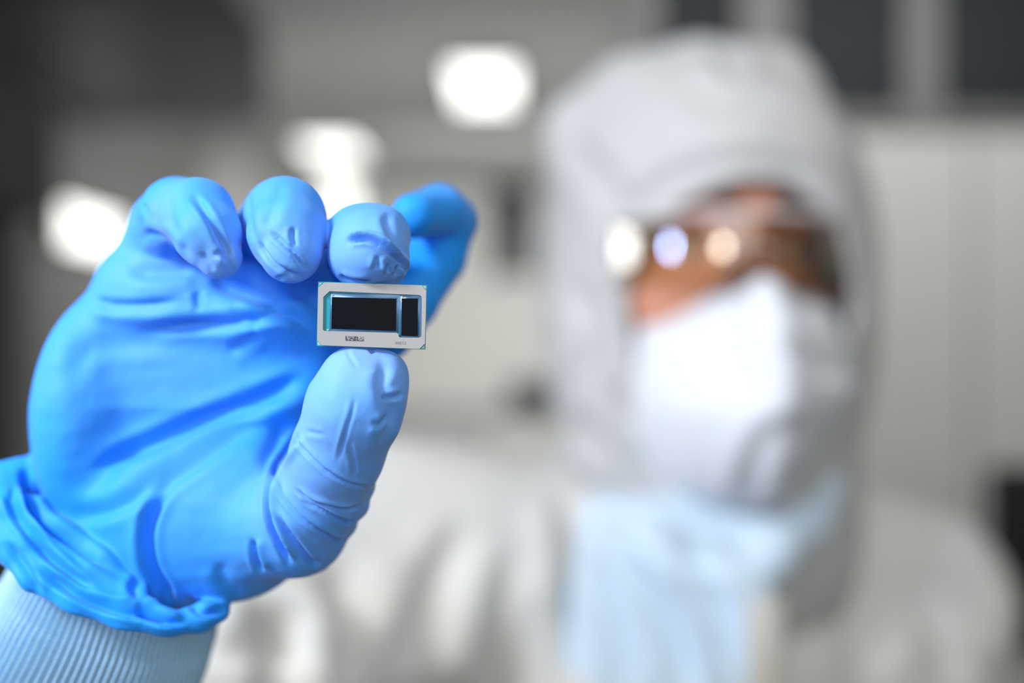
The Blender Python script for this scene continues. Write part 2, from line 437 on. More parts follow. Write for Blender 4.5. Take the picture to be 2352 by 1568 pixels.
# black process tool at the very left
tl = thing('equipment_cabinet', 'black equipment cabinet standing against the wall at the left edge', 'cabinet', (-1.0, 2.1, 0))
x1 = xp(60, 2.55)
box('body', (-1.5995, 2.0, 0.08), (x1, 2.55, CZ+0.52), 'black', tl, bev=0.01)
box('upper_housing', (-1.5995, 2.02, CZ+0.27), (xp(135, 2.5), 2.50, CZ+0.5), 'black', tl, bev=0.01)
box('plinth', (-1.5995, 2.04, 0), (x1-0.04, 2.5, 0.0795), 'midgrey', tl)
box('door', (-1.55, 1.975, 0.12), (x1-0.03, 1.9995, CZ+0.2), 'black', tl)
box('handle', (x1-0.09, 1.95, 1.05), (x1-0.07, 1.9745, 1.25), 'steel', tl)
box('screen', (-1.55, 1.985, CZ+0.24), (x1-0.05, 1.9995, CZ+0.46), 'dark_glass', tl)
# narrow dark panel on the back wall
q = P(1178, 510, 8.5)
cp = thing('wall_panel', 'tall narrow dark control panel on the wall left of the hood', 'control panel', (q.x, 8.5, q.z))
box('housing', (q.x-0.16, 8.42, q.z-0.40), (q.x+0.16, 8.4995, q.z+0.40), 'black', cp, bev=0.01)
box('screen', (q.x-0.13, 8.412, q.z-0.05), (q.x+0.13, 8.4195, q.z+0.34), 'dark_glass', cp)
# low grey bench with a dark unit, seen between thumb and shoulder
Yb = 5.0; q = P(1060, 1010, Yb)
bn = thing('work_bench', 'grey metal work bench seen between the gloved thumb and the shoulder', 'bench', (q.x, Yb, 0))
zt = CZ-0.30
box('bench_top', (q.x-0.42, Yb-0.3, zt-0.04), (q.x+0.75, Yb+0.3, zt), 'midgrey', bn)
box('side_panel', (q.x-0.40, Yb-0.28, 0), (q.x-0.36, Yb+0.28, zt-0.0405), 'midgrey', bn)
box('side_panel', (q.x+0.69, Yb-0.28, 0), (q.x+0.73, Yb+0.28, zt-0.0405), 'midgrey', bn)
box('drawer_unit', (q.x-0.355, Yb-0.27, 0.25), (q.x+0.10, Yb+0.25, zt-0.0405), 'midgrey', bn)
for i in range(3):
    d = box('drawer', (q.x-0.345, Yb-0.29, 0.27+i*0.32), (q.x+0.09, Yb-0.2705, 0.57+i*0.32), 'frame', bn)
q2 = P(1225, 1000, 4.9)
iu = thing('instrument', 'small black instrument on the grey bench beside the hood', 'instrument', (q2.x, 4.9, zt))
box('case', (q2.x-0.11, 4.8, zt+0.0005), (q2.x+0.10, 5.0, zt+0.13), 'black', iu, bev=0.01)
box('display', (q2.x-0.09, 4.795, zt+0.04), (q2.x+0.06, 4.7995, zt+0.11), 'dark_glass', iu, bev=0.0)
# dark office chair at the right edge
Yc = 1.9; q = P(2352, 1290, Yc)
ch = thing('swivel_chair', 'dark swivel chair at the right edge behind the shoulder', 'chair', (q.x, Yc, 0))
box('backrest', (q.x-0.05, Yc, q.z-0.17), (q.x+0.38, Yc+0.05, q.z+0.16), 'black', ch, bev=0.02)
box('seat', (q.x-0.06, Yc-0.42, 0.50), (q.x+0.40, Yc, 0.57), 'black', ch, bev=0.02)
link('back_support', Box().box((q.x+0.14, Yc+0.051, 0.5), (q.x+0.20, Yc+0.07, q.z), 0.005).mesh('back_support'), 'steel', ch, smooth=False)
link('post', Box().cyl((q.x+0.17, Yc-0.2, 0.1), (q.x+0.17, Yc-0.2, 0.4995), 0.025).mesh('post'), 'steel', ch)
for k in range(5):
    a = k*2*math.pi/5; e = (q.x+0.17+0.27*math.cos(a), Yc-0.2+0.27*math.sin(a), 0.075)
    link('leg', tube_mesh('leg', [(q.x+0.17, Yc-0.2, 0.11), e], [0.022, 0.014]), 'black', ch)
    link('caster', Box().cyl((e[0]-0.012, e[1], 0.03), (e[0]+0.012, e[1], 0.03), 0.03).mesh('caster'), 'black', ch)

# ================================================================== THE PERSON
PERSON = thing('person', 'person in white hooded cleanroom suit, mask and amber glasses holding up a chip', 'person', (0.10, 0.86, 0))
def Pm(px, py, dy):                             # millimetres, camera at the origin, dy behind the chip
    Y = 278.0+dy
    return ((px-1176.0)/F*Y, Y, (784.0-py)/F*Y)

# ---------------- glove
g = Field((-154, 258, -92), (4, 372, 50), 0.46)
palm_px = [(318, 545), (262, 578), (234, 612), (216, 655), (180, 702), (142, 775), (115, 850), (95, 910), (76, 975), (64, 1060),
           (66, 1150), (90, 1230), (160, 1320), (250, 1400), (350, 1430), (450, 1418), (540, 1385), (600, 1352), (665, 1318), (725, 1285), (735, 1200),
           (725, 1100), (745, 1000), (800, 880), (870, 790), (940, 700), (930, 640), (850, 590), (700, 560), (540, 540), (420, 520)]
YPALM = 45.0
poly = chaikin([(Pm(a, b, YPALM)[0], Pm(a, b, YPALM)[2]) for a, b in palm_px], 2)
sl, X, Y, Z = g.sub((-154, 288, -92), (4, 360, 50))
d2 = poly_sdf(poly, X[:, :, 0], Z[0])[:, None, :]
R = 13.0
yc = 278+YPALM+2.0+0*X+0.30*np.maximum(0, -Z-18)+0.18*np.maximum(0, -X-112)
dd = np.sqrt(np.maximum(d2+R, 0)**2+np.maximum(np.abs(Y-yc)-(16-R), 0)**2)-R
g.union(sl, dd.astype(np.float32), 0)
def E(px, py, dy, r, k=5.0): g.ell(Pm(px, py, dy), r, k)
E(430, 1195, 40, (30, 20, 24), 8)              # thenar
E(560, 1180, 34, (20, 15, 22), 8)
E(195, 970, 42, (13.5, 18, 30), 8)               # hypothenar
E(385, 675, 43, (16, 15, 9), 7)                # pads under the fingers
E(470, 700, 44, (22, 17, 9), 7)
E(640, 730, 40, (18, 17, 10), 7)
def chain(lst, k=1.0):
    g.chain([(Pm(a, b, c), r) for a, b, c, r in lst], k)
# little finger
chain([(335, 640, 48, 10.5), (385, 520, 38, 10.0), (408, 490, 27, 9.4), (455, 492, 12, 9.0), (478, 540, 6, 8.2), (505, 590, 5, 5.6)], 1.6)
# ring
chain([(520, 680, 52, 10.5), (620, 540, 42, 10.5), (648, 502, 30, 10.4), (655, 500, 14, 10.3), (660, 540, 6, 9.6), (668, 580, 3, 7.6)], 1.4)
# middle, pressing the chip from above
chain([(740, 740, 55, 10.5), (835, 600, 42, 10.2), (845, 568, 30, 9.7), (846, 558, 14, 9.7), (848, 566, 6, 9.4), (852, 580, 2.0, 7.9)], 1.4)
chain([(814, 536, 11, 6.6), (880, 536, 11, 6.6)], 3); chain([(812, 600, 5, 5.8), (884, 604, 5, 5.8)], 3)
# index, bent away behind
chain([(880, 750, 52, 10), (935, 690, 60, 9.2), (1000, 590, 72, 9.4), (1032, 508, 72, 8.3), (1010, 488, 66, 8.2), (950, 497, 50, 6.6)], 1.6)
# thumb, pressing from below
chain([(878, 864, 4, 6.6), (812, 873, 3, 7.9), (835, 900, 4, 10.4), (815, 935, 4, 12.0), (775, 1040, 10, 11.6), (738, 1128, 17, 11.7), (680, 1200, 24, 14), (560, 1210, 34, 16)], 2.0)
for a_, b_ in (((836, 1118, 16, 2.6), (760, 1098, 5, 1.2)), ((822, 1160, 18, 2.6), (740, 1142, 8, 1.2)), ((797, 1205, 22, 2.4), (720, 1180, 12, 1.2)), ((735, 1288, 30, 2.8), (690, 1240, 16, 1.4))):
    chain([a_, b_], 2.5)
# wrist of the glove with rolled folds
chain([(320, 1240, 54, 18), (260, 1345, 52, 26), (190, 1500, 62, 30)], 9)
for ln in ([(-60, 1150, 40, 5), (0, 1110, 38, 5), (45, 1092, 38, 4), (60, 1110, 38, 3)],
           [(0, 1120, 34, 4.5), (20, 1170, 28, 4.5), (70, 1240, 23, 4), (150, 1310, 21, 4), (240, 1365, 20, 3.6), (330, 1400, 20, 3)],
           [(-30, 1180, 30, 4), (20, 1250, 24, 4), (90, 1320, 20, 4), (180, 1385, 17, 4), (280, 1425, 16, 3.6), (380, 1436, 18, 3), (460, 1420, 23, 3.0), (505, 1405, 27, 2.5)],
           [(62, 1180, 30, 4), (120, 1245, 26, 4.5), (220, 1310, 22, 4), (300, 1365, 21, 3)]):
    chain(ln, 4.0)
# the hem: cut by a plane through three points of the glove's edge
A3, B3, C3 = [np.array(Pm(*q)) for q in ((-6, 1240, 42), (545, 1398, 45), (290, 1456, 12))]
nn = np.cross(B3-A3, C3-A3); nn /= np.linalg.norm(nn)
if nn[2] > 0: nn = -nn
sl, X, Y, Z = g.sub(g.lo, g.lo+g.h*g.n)
g.cut(sl, -(nn[0]*(X-A3[0])+nn[1]*(Y-A3[1])+nn[2]*(Z-A3[2])), 1.5)
V, Q = g.mesh(); del g
V = relax(V, Q, 2); N = vnormals(V, Q)
if N[np.argmin(V[:, 1])][1] > 0: Q = Q[:, ::-1]; N = -N
uv = np.stack([1176+V[:, 0]/V[:, 1]*F, 784-V[:, 2]/V[:, 1]*F], 1)
dy = V[:, 1]-278
view = -V/np.linalg.norm(V, axis=1, keepdims=True)
face = np.clip((N*view).sum(1)*2.0+0.1, 0, 1)
D = np.zeros(len(V))
def cr(pts, w_, d_, side=0.0, ridge=0.5, lo=-99, hi=99):
    f_ = fold(uv, pts, w_, d_, side, ridge); f_[(dy < lo) | (dy > hi)] = 0
    global D; D = D+f_
# palm
cr([(320, 762), (430, 752), (542, 744), (652, 724), (720, 760)], 14.3, 2.16, 0.5, 0.6, 20)
cr([(205, 684), (260, 700), (335, 700), (420, 690)], 11.7, 1.22, -0.4, 0.6, 20)
cr([(290, 625), (380, 622), (450, 610)], 16.9, 1.62, 0.0, 0.5, 20)
cr([(477, 640), (570, 672), (670, 705)], 20.8, 2.97, 0.0, 0.3, 18)
cr([(452, 668), (456, 690), (462, 712)], 9.1, 0.94, 0, 0.4, 20)
cr([(596, 752), (570, 735), (530, 705)], 10.4, 0.94, 0.0, 0.4, 20)
cr([(520, 810), (555, 790), (600, 760)], 13.0, 0.68, 0, 0.4, 20)
cr([(712, 858), (640, 890), (576, 918), (456, 964), (335, 1018), (273, 1046), (205, 1092)], 19.5, 3.51, 0.6, 0.5, 20)
cr([(590, 985), (525, 1012), (438, 1072), (337, 1134), (236, 1180), (140, 1192)], 18.2, 1.62, -0.4, 0.6, 18)
cr([(150, 900), (200, 810), (300, 790), (420, 790)], 26.0, 0.81, 0.3, 0.5, 20)
cr([(404, 1107), (364, 1158), (342, 1229), (354, 1303), (384, 1356), (390, 1400)], 13.0, 3.51, -0.6, 0.5)
cr([(655, 960), (640, 1010), (600, 1090)], 20.8, 1.35, 0, 0.4, 22)
# wrist folds
cr([(52, 1070), (56, 1110), (63, 1150), (78, 1184), (118, 1218), (202, 1272), (300, 1336)], 10.4, 3.78, 0.5, 0.5)
cr([(12, 1120), (24, 1160), (44, 1200), (101, 1269), (168, 1326), (232, 1370)], 9.1, 2.70, 0.4, 0.6)
cr([(30, 1110), (34, 1150), (60, 1200), (120, 1262)], 6.5, 1.22, 0.0, 0.6)
cr([(72, 1300), (152, 1350), (236, 1392), (337, 1414), (410, 1430)], 10.4, 2.56, 0.4, 0.6)
cr([(10, 1240), (60, 1310), (96, 1370)], 10.4, 1.62, 0, 0.5)
cr([(310, 1392), (360, 1420), (430, 1434)], 7.8, 2.03, 0, 0.4)
cr([(320, 1330), (308, 1350), (318, 1380)], 10.4, 1.22, 0, 0.5)
cr([(426, 1362), (450, 1392), (480, 1404), (530, 1394)], 9, 2.03, -0.3, 0.3)
cr([(576, 1235), (584, 1280), (600, 1318)], 7.8, 1.76, 0.4, 0.6)
cr([(500, 1290), (520, 1340), (560, 1370)], 15.6, 0.81, 0, 0.4)
# thumb
cr([(690, 985), (660, 1030), (632, 1073), (614, 1142), (622, 1211), (650, 1270), (668, 1300)], 7.0, 3.51, 0.5, 0.5)
cr([(636, 1090), (650, 1140), (680, 1178), (715, 1207), (774, 1240), (800, 1240)], 4.5, 1.35, 0.5, 0.7)
cr([(676, 1120), (715, 1150), (784, 1170), (832, 1162)], 4.5, 1.22, 0.5, 0.7)
cr([(690, 1145), (740, 1172), (794, 1199), (815, 1195)], 4.5, 1.35, 0.3, 0.6)
cr([(672, 990), (698, 1035), (749, 1083), (801, 1111), (858, 1122)], 4.0, 0.94, 0.6, 0.8)
cr([(625, 1170), (674, 1236), (715, 1290), (740, 1290)], 6.0, 1.76, 0.4, 0.7)
cr([(617, 1160), (640, 1230), (668, 1290)], 5.0, 1.22, 0.0, 0.5)
cr([(818, 905), (810, 945), (801, 973), (790, 1010), (775, 1070)], 4.5, 0.60, -0.6, 0.8, -20, 20)
cr([(796, 798), (804, 820), (824, 848)], 4.0, 0.35, 0.5, 0.6, -20, 20)
cr([(836, 790), (850, 798), (860, 812)], 5.0, 1.22, 0.4, 0.25, -20, 20)
cr([(880, 913), (900, 914), (928, 904)], 6, 0.9, 0.3, 0.5, -20, 20)
cr([(868, 820), (884, 850), (880, 890), (900, 945), (888, 1000), (870, 1060)], 14, 1.1, -0.5, 0.5, -20, 24)
cr([(852, 968), (872, 974), (896, 955)], 7, 0.6, 0, 0.5, -20, 24)
cr([(800, 1010), (812, 1060), (815, 1095)], 5.0, 0.41, 0, 0.6, -20, 24)
cr([(745, 1000), (700, 990)], 5.0, 0.27, 0, 0.6, -20, 24)
# middle finger
cr([(796, 560), (820, 552), (848, 553), (880, 570), (912, 597), (942, 634)], 5.0, 2.60, 0.6, 0.9, -20, 24)
cr([(866, 588), (866, 602), (862, 620)], 5.5, 1.04, 0, 0.5, -20, 20)
cr([(888, 604), (892, 628)], 4.5, 1.04, 0, 0.5, -20, 20)
cr([(912, 606), (906, 636)], 5, 1.30, 0.4, 0.6, -20, 20)
cr([(778, 632), (802, 645), (860, 650)], 6, 1.04, 0, 0.4, -20, 20)
cr([(888, 485), (893, 520), (912, 560), (935, 600)], 10, 0.91, -0.4, 0.6, -20, 24)
# ring finger
cr([(592, 550), (606, 578), (630, 606), (660, 624), (700, 640)], 5.5, 1.5, 0.5, 0.6, -20, 24)
cr([(618, 530), (650, 556), (684, 590), (708, 622)], 5.0, 1.3, -0.4, 0.6, -20, 24)
cr([(676, 520), (674, 542), (680, 566)], 6, 1.0, -0.4, 0.6, -20, 24)
cr([(634, 642), (655, 632), (674, 638)], 4.5, 0.5, 0, 0.4, -20, 24)
cr([(568, 430), (572, 500), (582, 560)], 9, 0.7, 0, 0.5, -20, 30)
cr([(655, 420), (628, 470), (610, 530)], 14, 0.5, 0.3, 0.5, -20, 30)
# little finger
cr([(438, 440), (470, 480), (500, 530), (522, 575), (540, 610)], 9, 1.5, -0.6, 0.8, -20, 30)
cr([(488, 582), (508, 586), (526, 606), (536, 640)], 7, 1.3, 0.3, 0.3, -20, 24)
cr([(462, 578), (478, 602), (492, 624)], 6, 0.5, 0.3, 0.4, -20, 24)
cr([(325, 535), (355, 540), (385, 556), (402, 585)], 10, 1.6, 0, 0.4, -20, 60)
cr([(330, 466), (334, 480), (340, 500)], 7, 0.7, 0, 0.5, -20, 60)
cr([(398, 430), (384, 490), (412, 560), (440, 610)], 13, 0.8, 0.3, 0.6, -20, 40)
# general unevenness of the thin rubber
D += 0.22*vnoise(V, 0.035, 3, 2)+0.06*vnoise(V, 0.12, 8, 2)+0.10*vnoise(V*np.array([0.5, 1, 1.2]), 0.07, 12, 2)
V = V+N*(D*face)[:, None]
V = relax(V, Q, 2, 0.4)
st = np.zeros(len(V))  # paleness spots that paint the light's falloff, with some rubber stretch
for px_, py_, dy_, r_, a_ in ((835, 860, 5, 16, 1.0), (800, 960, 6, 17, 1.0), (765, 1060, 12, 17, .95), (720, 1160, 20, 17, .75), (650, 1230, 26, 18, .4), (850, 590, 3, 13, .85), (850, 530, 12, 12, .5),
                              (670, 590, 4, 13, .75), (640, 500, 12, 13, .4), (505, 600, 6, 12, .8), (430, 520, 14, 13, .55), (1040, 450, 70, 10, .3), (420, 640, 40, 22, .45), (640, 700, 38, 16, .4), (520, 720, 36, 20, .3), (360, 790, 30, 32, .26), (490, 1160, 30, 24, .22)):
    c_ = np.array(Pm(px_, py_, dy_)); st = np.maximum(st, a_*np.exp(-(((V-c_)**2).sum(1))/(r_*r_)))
gme = np_mesh('glove', V/1000+np.array([0, 0, CZ]), Q)
at = gme.attributes.new('factor', 'FLOAT', 'POINT'); at.data.foreach_set('value', st.astype(np.float32))
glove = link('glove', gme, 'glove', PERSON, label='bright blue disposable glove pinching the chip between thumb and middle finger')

# ---------------- ribbed knit cuff on the wrist, running out of the glove down to the sleeve
ax_pts = [(285, 1290, 47, 26), (243, 1400, 48, 28.5), (207, 1490, 50, 30.5), (150, 1610, 63, 32.5), (75, 1700, 86, 33), (0, 1780, 114, 33), (-70, 1850, 145, 33)]
C = smooth_line([Pm(*q[:3])+(q[3],) for q in ax_pts], 26)
RB, SEG = 98, 8
th = np.arange(RB*SEG)/(RB*SEG)*2*np.pi
rows = []
for i in range(len(C)):
    c = C[i, :3]; r = C[i, 3]; t = C[min(i+1, len(C)-1), :3]-C[max(i-1, 0), :3]; t /= np.linalg.norm(t)
    a = np.cross(t, (0, 1, 0)); a /= np.linalg.norm(a); b = np.cross(a, t)
    rib = 0.95*np.cos(th*RB+0.6*math.sin(i*0.15))+0.10*np.cos(th*RB*2)+0.10*np.sin(i*2.6)*np.cos(th*RB)
    wob = 0.9*np.sin(3*th+i*0.03)+0.7*np.sin(5*th-i*0.05+1)
    rr = r+rib+wob
    rows.append(c[None]+(np.cos(th)*rr*1.05)[:, None]*a[None]+(np.sin(th)*rr*0.86)[:, None]*b[None])
V = np.concatenate(rows); n = RB*SEG; i = np.arange(len(C)-1)[:, None]*n; k = np.arange(n)[None]; k2 = (k+1) % n
Q = np.stack([i+k, i+k2, i+n+k2, i+n+k], 2).reshape(-1, 4)
if vnormals(V, Q)[len(V)//2+n//4] @ (V[len(V)//2+n//4]-C[len(C)//2, :3]) < 0: Q = Q[:, ::-1]
link('knit_cuff', np_mesh('knit_cuff', V/1000+np.array([0, 0, CZ]), Q), 'knit', PERSON, label='pale blue ribbed knit cuff under the glove')

# ---------------- coverall (metres, camera at the origin while building)
def Pr(px, py, Y): return ((px-1176.0)/F*Y, Y, (784.0-py)/F*Y)
c = Field((-0.36, 0.32, -1.50), (0.50, 1.12, -0.03), 0.0065)
def ch_(l, k=0.03, sy=1.0): c.chain([(p_, r) for p_, r in l], k, sy=sy)
SR, SL_ = np.array(Pr(900, 1300, 0.735)), np.array(Pr(2075, 1400, 0.90))
NK = np.array((0.15, 0.86, -0.12))
ELB = np.array((-0.240, 0.46, -0.205))
c.chain([(SR, 0.070), ((0.03, 0.80, -0.150), 0.062), (NK, 0.055)], 0.02); c.chain([(NK, 0.068), (SL_, 0.070)], 0.02)
c.cone((0.10, 0.86, -0.27), (0.10, 0.88, -0.62), 0.155, 0.150, 0.06)
c.cone((0.02, 0.80, -0.24), (0.22, 0.87, -0.28), 0.105, 0.105, 0.06)
c.cone((0.06, 0.90, -0.62), (0.15, 0.90, -0.62), 0.145, 0.145, 0.05)
ch_([(SR, 0.078), (SR*.5+ELB*.5+np.array((0.0, 0, -0.01)), 0.070), (ELB, 0.062)], 0.04)
wr = np.array(Pm(20, 1760, 106))/1000
ch_([(ELB, 0.060), (ELB*.5+wr*.5, 0.052), (wr, 0.0425)], 0.02)
ws = wr-ELB; ws /= np.linalg.norm(ws)
sl, X, Y, Z = c.sub(wr-0.1, wr+0.1)                 # the sleeve ends in an open-looking flat hem
c.cut(sl, np.maximum(-((X-wr[0])*ws[0]+(Y-wr[1])*ws[1]+(Z-wr[2])*ws[2]-0.010), np.sqrt((X-wr[0])**2+(Y-wr[1])**2+(Z-wr[2])**2)-0.085))
EL2 = SL_+np.array((0.06, 0.05, -0.30)); HN2 = EL2+np.array((0.01, -0.06, -0.24))
ch_([(SL_, 0.075), (SL_*.5+EL2*.5, 0.066), (EL2, 0.060), (HN2, 0.045)], 0.04)
for sx, yy in ((0.02, 0.86), (0.19, 0.92)):
    ch_([((sx, yy+0.02, -0.68), 0.115), ((sx-0.0, yy, -1.05), 0.088), ((sx, yy+0.02, -1.42), 0.075)], 0.04)
V, Q = c.mesh(); del c
V = relax(V, Q, 2); N = vnormals(V, Q)
if N[np.argmax(V[:, 0])][0] < 0: Q = Q[:, ::-1]; N = -N
uv = np.stack([1176+V[:, 0]/V[:, 1]*F, 784-V[:, 2]/V[:, 1]*F], 1)
face = np.clip(-N[:, 1]*2+0.2, 0, 1); D = np.zeros(len(V))
for pts, w_, d_, sd in (
        ([(1100, 1190), (1030, 1300), (960, 1430), (900, 1580)], 46, 0.009, 0.3), ([(1180, 1250), (1120, 1400), (1080, 1600)], 35, 0.007, 0),
        ([(760, 1280), (800, 1420), (790, 1600)], 50, 0.008, 0), ([(660, 1380), (640, 1520), (600, 1640)], 55, 0.011, 0),
        ([(480, 1500), (600, 1480), (740, 1530)], 40, 0.010, 0), ([(520, 1400), (640, 1420), (700, 1460)], 30, 0.006, 0),
        ([(1980, 1150), (2060, 1300), (2160, 1450), (2230, 1600)], 40, 0.012, 0.3), ([(1880, 1260), (1960, 1420), (2000, 1600)], 40, 0.009, 0),
        ([(2100, 1180), (2200, 1330), (2300, 1500)], 30, 0.008, 0), ([(1300, 1120), (1310, 1300), (1330, 1600)], 30, 0.010, 0)):
    D += fold(uv, pts, w_, d_, sd, 0.7)
D = D*face+0.004*vnoise(V, 4.0, 21, 2)
V = V+N*D[:, None]
link('coverall', np_mesh('coverall', V+np.array([0, 0, CZ]), Q), 'suit', PERSON, label='white cleanroom coverall with loose folds')

CLOTH = [V.copy()]

# boot covers and the free hand's glove, below the picture
bt = Field((-0.12, 0.66, -1.552), (0.33, 1.02, -1.36), 0.006)
for sx, yy in ((0.02, 0.86), (0.19, 0.92)):
    bt.chain([((sx, yy+0.02, -1.38), 0.070), ((sx, yy+0.03, -1.49), 0.055), ((sx-0.01, yy-0.12, -1.505), 0.045)], 0.02)
sl, X, Y, Z = bt.sub(bt.lo, bt.lo+bt.h*bt.n); bt.cut(sl, Z+1.548+0*X+0*Y)
V, Q = bt.mesh(); N = vnormals(V, Q)
if N[np.argmax(V[:, 0])][0] < 0: Q = Q[:, ::-1]
link('boot_covers', np_mesh('boot_covers', V+np.array([0, 0, CZ]), Q), 'suit', PERSON)
fg = Field(HN2*1000-np.array((55, 70, 130)), HN2*1000+np.array((55, 55, 20)), 1.5)
h_ = HN2*1000
fg.cone(h_+np.array((0, 0, 10)), h_+np.array((0, -8, -35)), 30, 32, 6)
fg.ell(h_+np.array((0, -12, -55)), (18, 40, 42), 8)
for i, (oy, L) in enumerate(((-34, 66), (-14, 74), (6, 70), (24, 56))):
    fg.chain([(h_+np.array((0, oy-8, -78)), 10), (h_+np.array((-8, oy-10, -78-L*.35)), 9), (h_+np.array((-20, oy-10, -78-L*.6)), 7.5)], 1)
fg.chain([(h_+np.array((-8, -30, -35)), 12), (h_+np.array((-20, -48, -60)), 10.5), (h_+np.array((-26, -50, -84)), 8.5)], 3)
V, Q = fg.mesh(); N = vnormals(V, Q)
if N[np.argmax(V[:, 0])][0] < 0: Q = Q[:, ::-1]
link('glove', np_mesh('glove_hanging', V/1000+np.array([0, 0, CZ]), Q), 'glove', PERSON, label='blue glove on the hand hanging at the side')

# ---------------- head
YAW = math.radians(13); TILT = math.radians(0)
HC = np.array((0.124, 0.768, 0.055))
fw = np.array((math.sin(YAW), -math.cos(YAW), 0.0)); rt = np.array((math.cos(YAW), math.sin(YAW), 0.0)); up = np.array((0, 0, 1.0))
ROT = [rt.tolist(), fw.tolist(), up.tolist()]
def Hd(r, f_, u): return HC+rt*r+fw*f_+up*u      # head-local: right in the picture, forward, up
hd = Field(HC-np.array((0.13, 0.15, 0.24)), HC+np.array((0.13, 0.15, 0.14)), 0.003)
hd.ell(Hd(0, -0.012, 0.030), (0.080, 0.094, 0.090), 0.02, ROT)
hd.ell(Hd(0, 0.012, -0.035), (0.062, 0.072, 0.085), 0.03, ROT)
hd.ell(Hd(0, 0.040, -0.090), (0.034, 0.036, 0.028), 0.03, ROT)                  # chin
for s in (-1, 1):
    hd.ell(Hd(s*0.042, 0.052, -0.030), (0.026, 0.026, 0.024), 0.02, ROT)        # cheek
    hd.cone(Hd(s*0.010, 0.084, 0.024), Hd(s*0.046, 0.068, 0.026), 0.010, 0.008, 0.012)   # brow ridge
    hd.ell(Hd(s*0.033, 0.088, 0.002), (0.019, 0.016, 0.011), 0.008, ROT, cut=True)        # socket
    hd.ell(Hd(s*0.078, -0.01, -0.005), (0.010, 0.020, 0.032), 0.005, ROT)       # ear
hd.cone(Hd(0, 0.080, 0.014), Hd(0, 0.097, -0.032), 0.008, 0.011, 0.012)         # nose
for s in (-1, 1): hd.ell(Hd(s*0.011, 0.088, -0.034), (0.009, 0.010, 0.008), 0.005, ROT)
hd.cone(Hd(-0.016, 0.082, -0.058), Hd(0.016, 0.082, -0.058), 0.006, 0.006, 0.006)   # lips
hd.cone(Hd(-0.013, 0.081, -0.067), Hd(0.013, 0.081, -0.067), 0.007, 0.007, 0.005)
hd.cone(Hd(0, -0.02, -0.06), Hd(0, -0.03, -0.18), 0.052, 0.056, 0.02)           # neck
V, Q = hd.mesh(); V = relax(V, Q, 1); N = vnormals(V, Q)
if N[np.argmax(V[:, 0])][0] < 0: Q = Q[:, ::-1]
link('head', np_mesh('head', V+np.array([0, 0, CZ]), Q), 'skin', PERSON, label='brown-skinned face seen between hood and mask')
for s in (-1, 1):
    bm = bmesh.new(); bmesh.ops.create_uvsphere(bm, u_segments=24, v_segments=16, radius=0.012)
    me = bpy.data.meshes.new('eyeball'); bm.to_mesh(me); bm.free()
    cc = Vector(Hd(s*0.033, 0.0665, 0.002))+Vector((0, 0, CZ))
    me.transform(Matrix.Translation(cc)); ey = link('eyeball', me, 'eye', PERSON)
    f3 = Vector(fw)
    link('iris', Box().cyl(cc+f3*0.0095, cc+f3*0.0122, 0.0062, 0.004, 24).mesh('iris'), 'iris', ey)
    ad = Vector((0, 0, CZ))
    link('eyelid', tube_mesh('eyelid', [Vector(Hd(s*(0.020+0.026*t), 0.0795-0.006*abs(2*t-1)**2-0.004*t, 0.005+0.005*math.sin(math.pi*t)))+ad for t in np.linspace(0, 1, 7)], [0.0012, .0024, .0028, .003, .0028, .0024, .0012], 8), 'skin', PERSON)
    link('eyebrow', tube_mesh('eyebrow', [Vector(Hd(s*(0.014+0.036*t), 0.0955-0.017*t, 0.027+0.006*math.sin(math.pi*t*.8)))+ad for t in np.linspace(0, 1, 7)], [0.002, .0035, .004, .004, .0036, .003, .001], 8), 'brow', PERSON)

# ---------------- hood
hf = Field((-0.03, 0.58, -0.20), (0.30, 0.96, 0.23), 0.0035)
HX = 0.134
hf.ell((HX, 0.790, 0.082), (0.111, 0.124, 0.114), 0.0)
hf.ell((HX, 0.790, 0.010), (0.109, 0.118, 0.110), 0.04)
hf.cone((HX+0.003, 0.79, -0.03), (HX+0.012, 0.82, -0.14), 0.098, 0.102, 0.04)
hf.cone(Pr(1400, 300, 0.78), Pr(1310, 290, 0.775), 0.042, 0.016, 0.045)          # soft corner fold, upper left
hf.cone(Pr(1620, 165, 0.77), Pr(1600, 150, 0.84), 0.016, 0.016, 0.03)            # seam ridge on top
hf.cone(Pr(1790, 175, 0.77), Pr(1800, 160, 0.84), 0.018, 0.018, 0.04)
# face opening (an elliptical bore along the gaze)
OC = np.array((0.141, 0.68, -0.015))
sl, X, Y, Z = hf.sub((0.0, 0.58, -0.20), (0.30, 0.755, 0.15))
open_px = [(1432, 720), (1452, 620), (1500, 530), (1580, 462), (1690, 415), (1800, 422), (1882, 480), (1935, 560), (1962, 650), (1965, 740), (1940, 860), (1860, 960), (1700, 1000), (1560, 960), (1460, 860)]
d2 = poly_sdf(chaikin([(Pr(a, b, 0.69)[0], Pr(a, b, 0.69)[2]) for a, b in open_px], 2), X[:, :, 0], Z[0])[:, None, :]
hf.cut(sl, (d2+0*Y).astype(np.float32), 0.004)
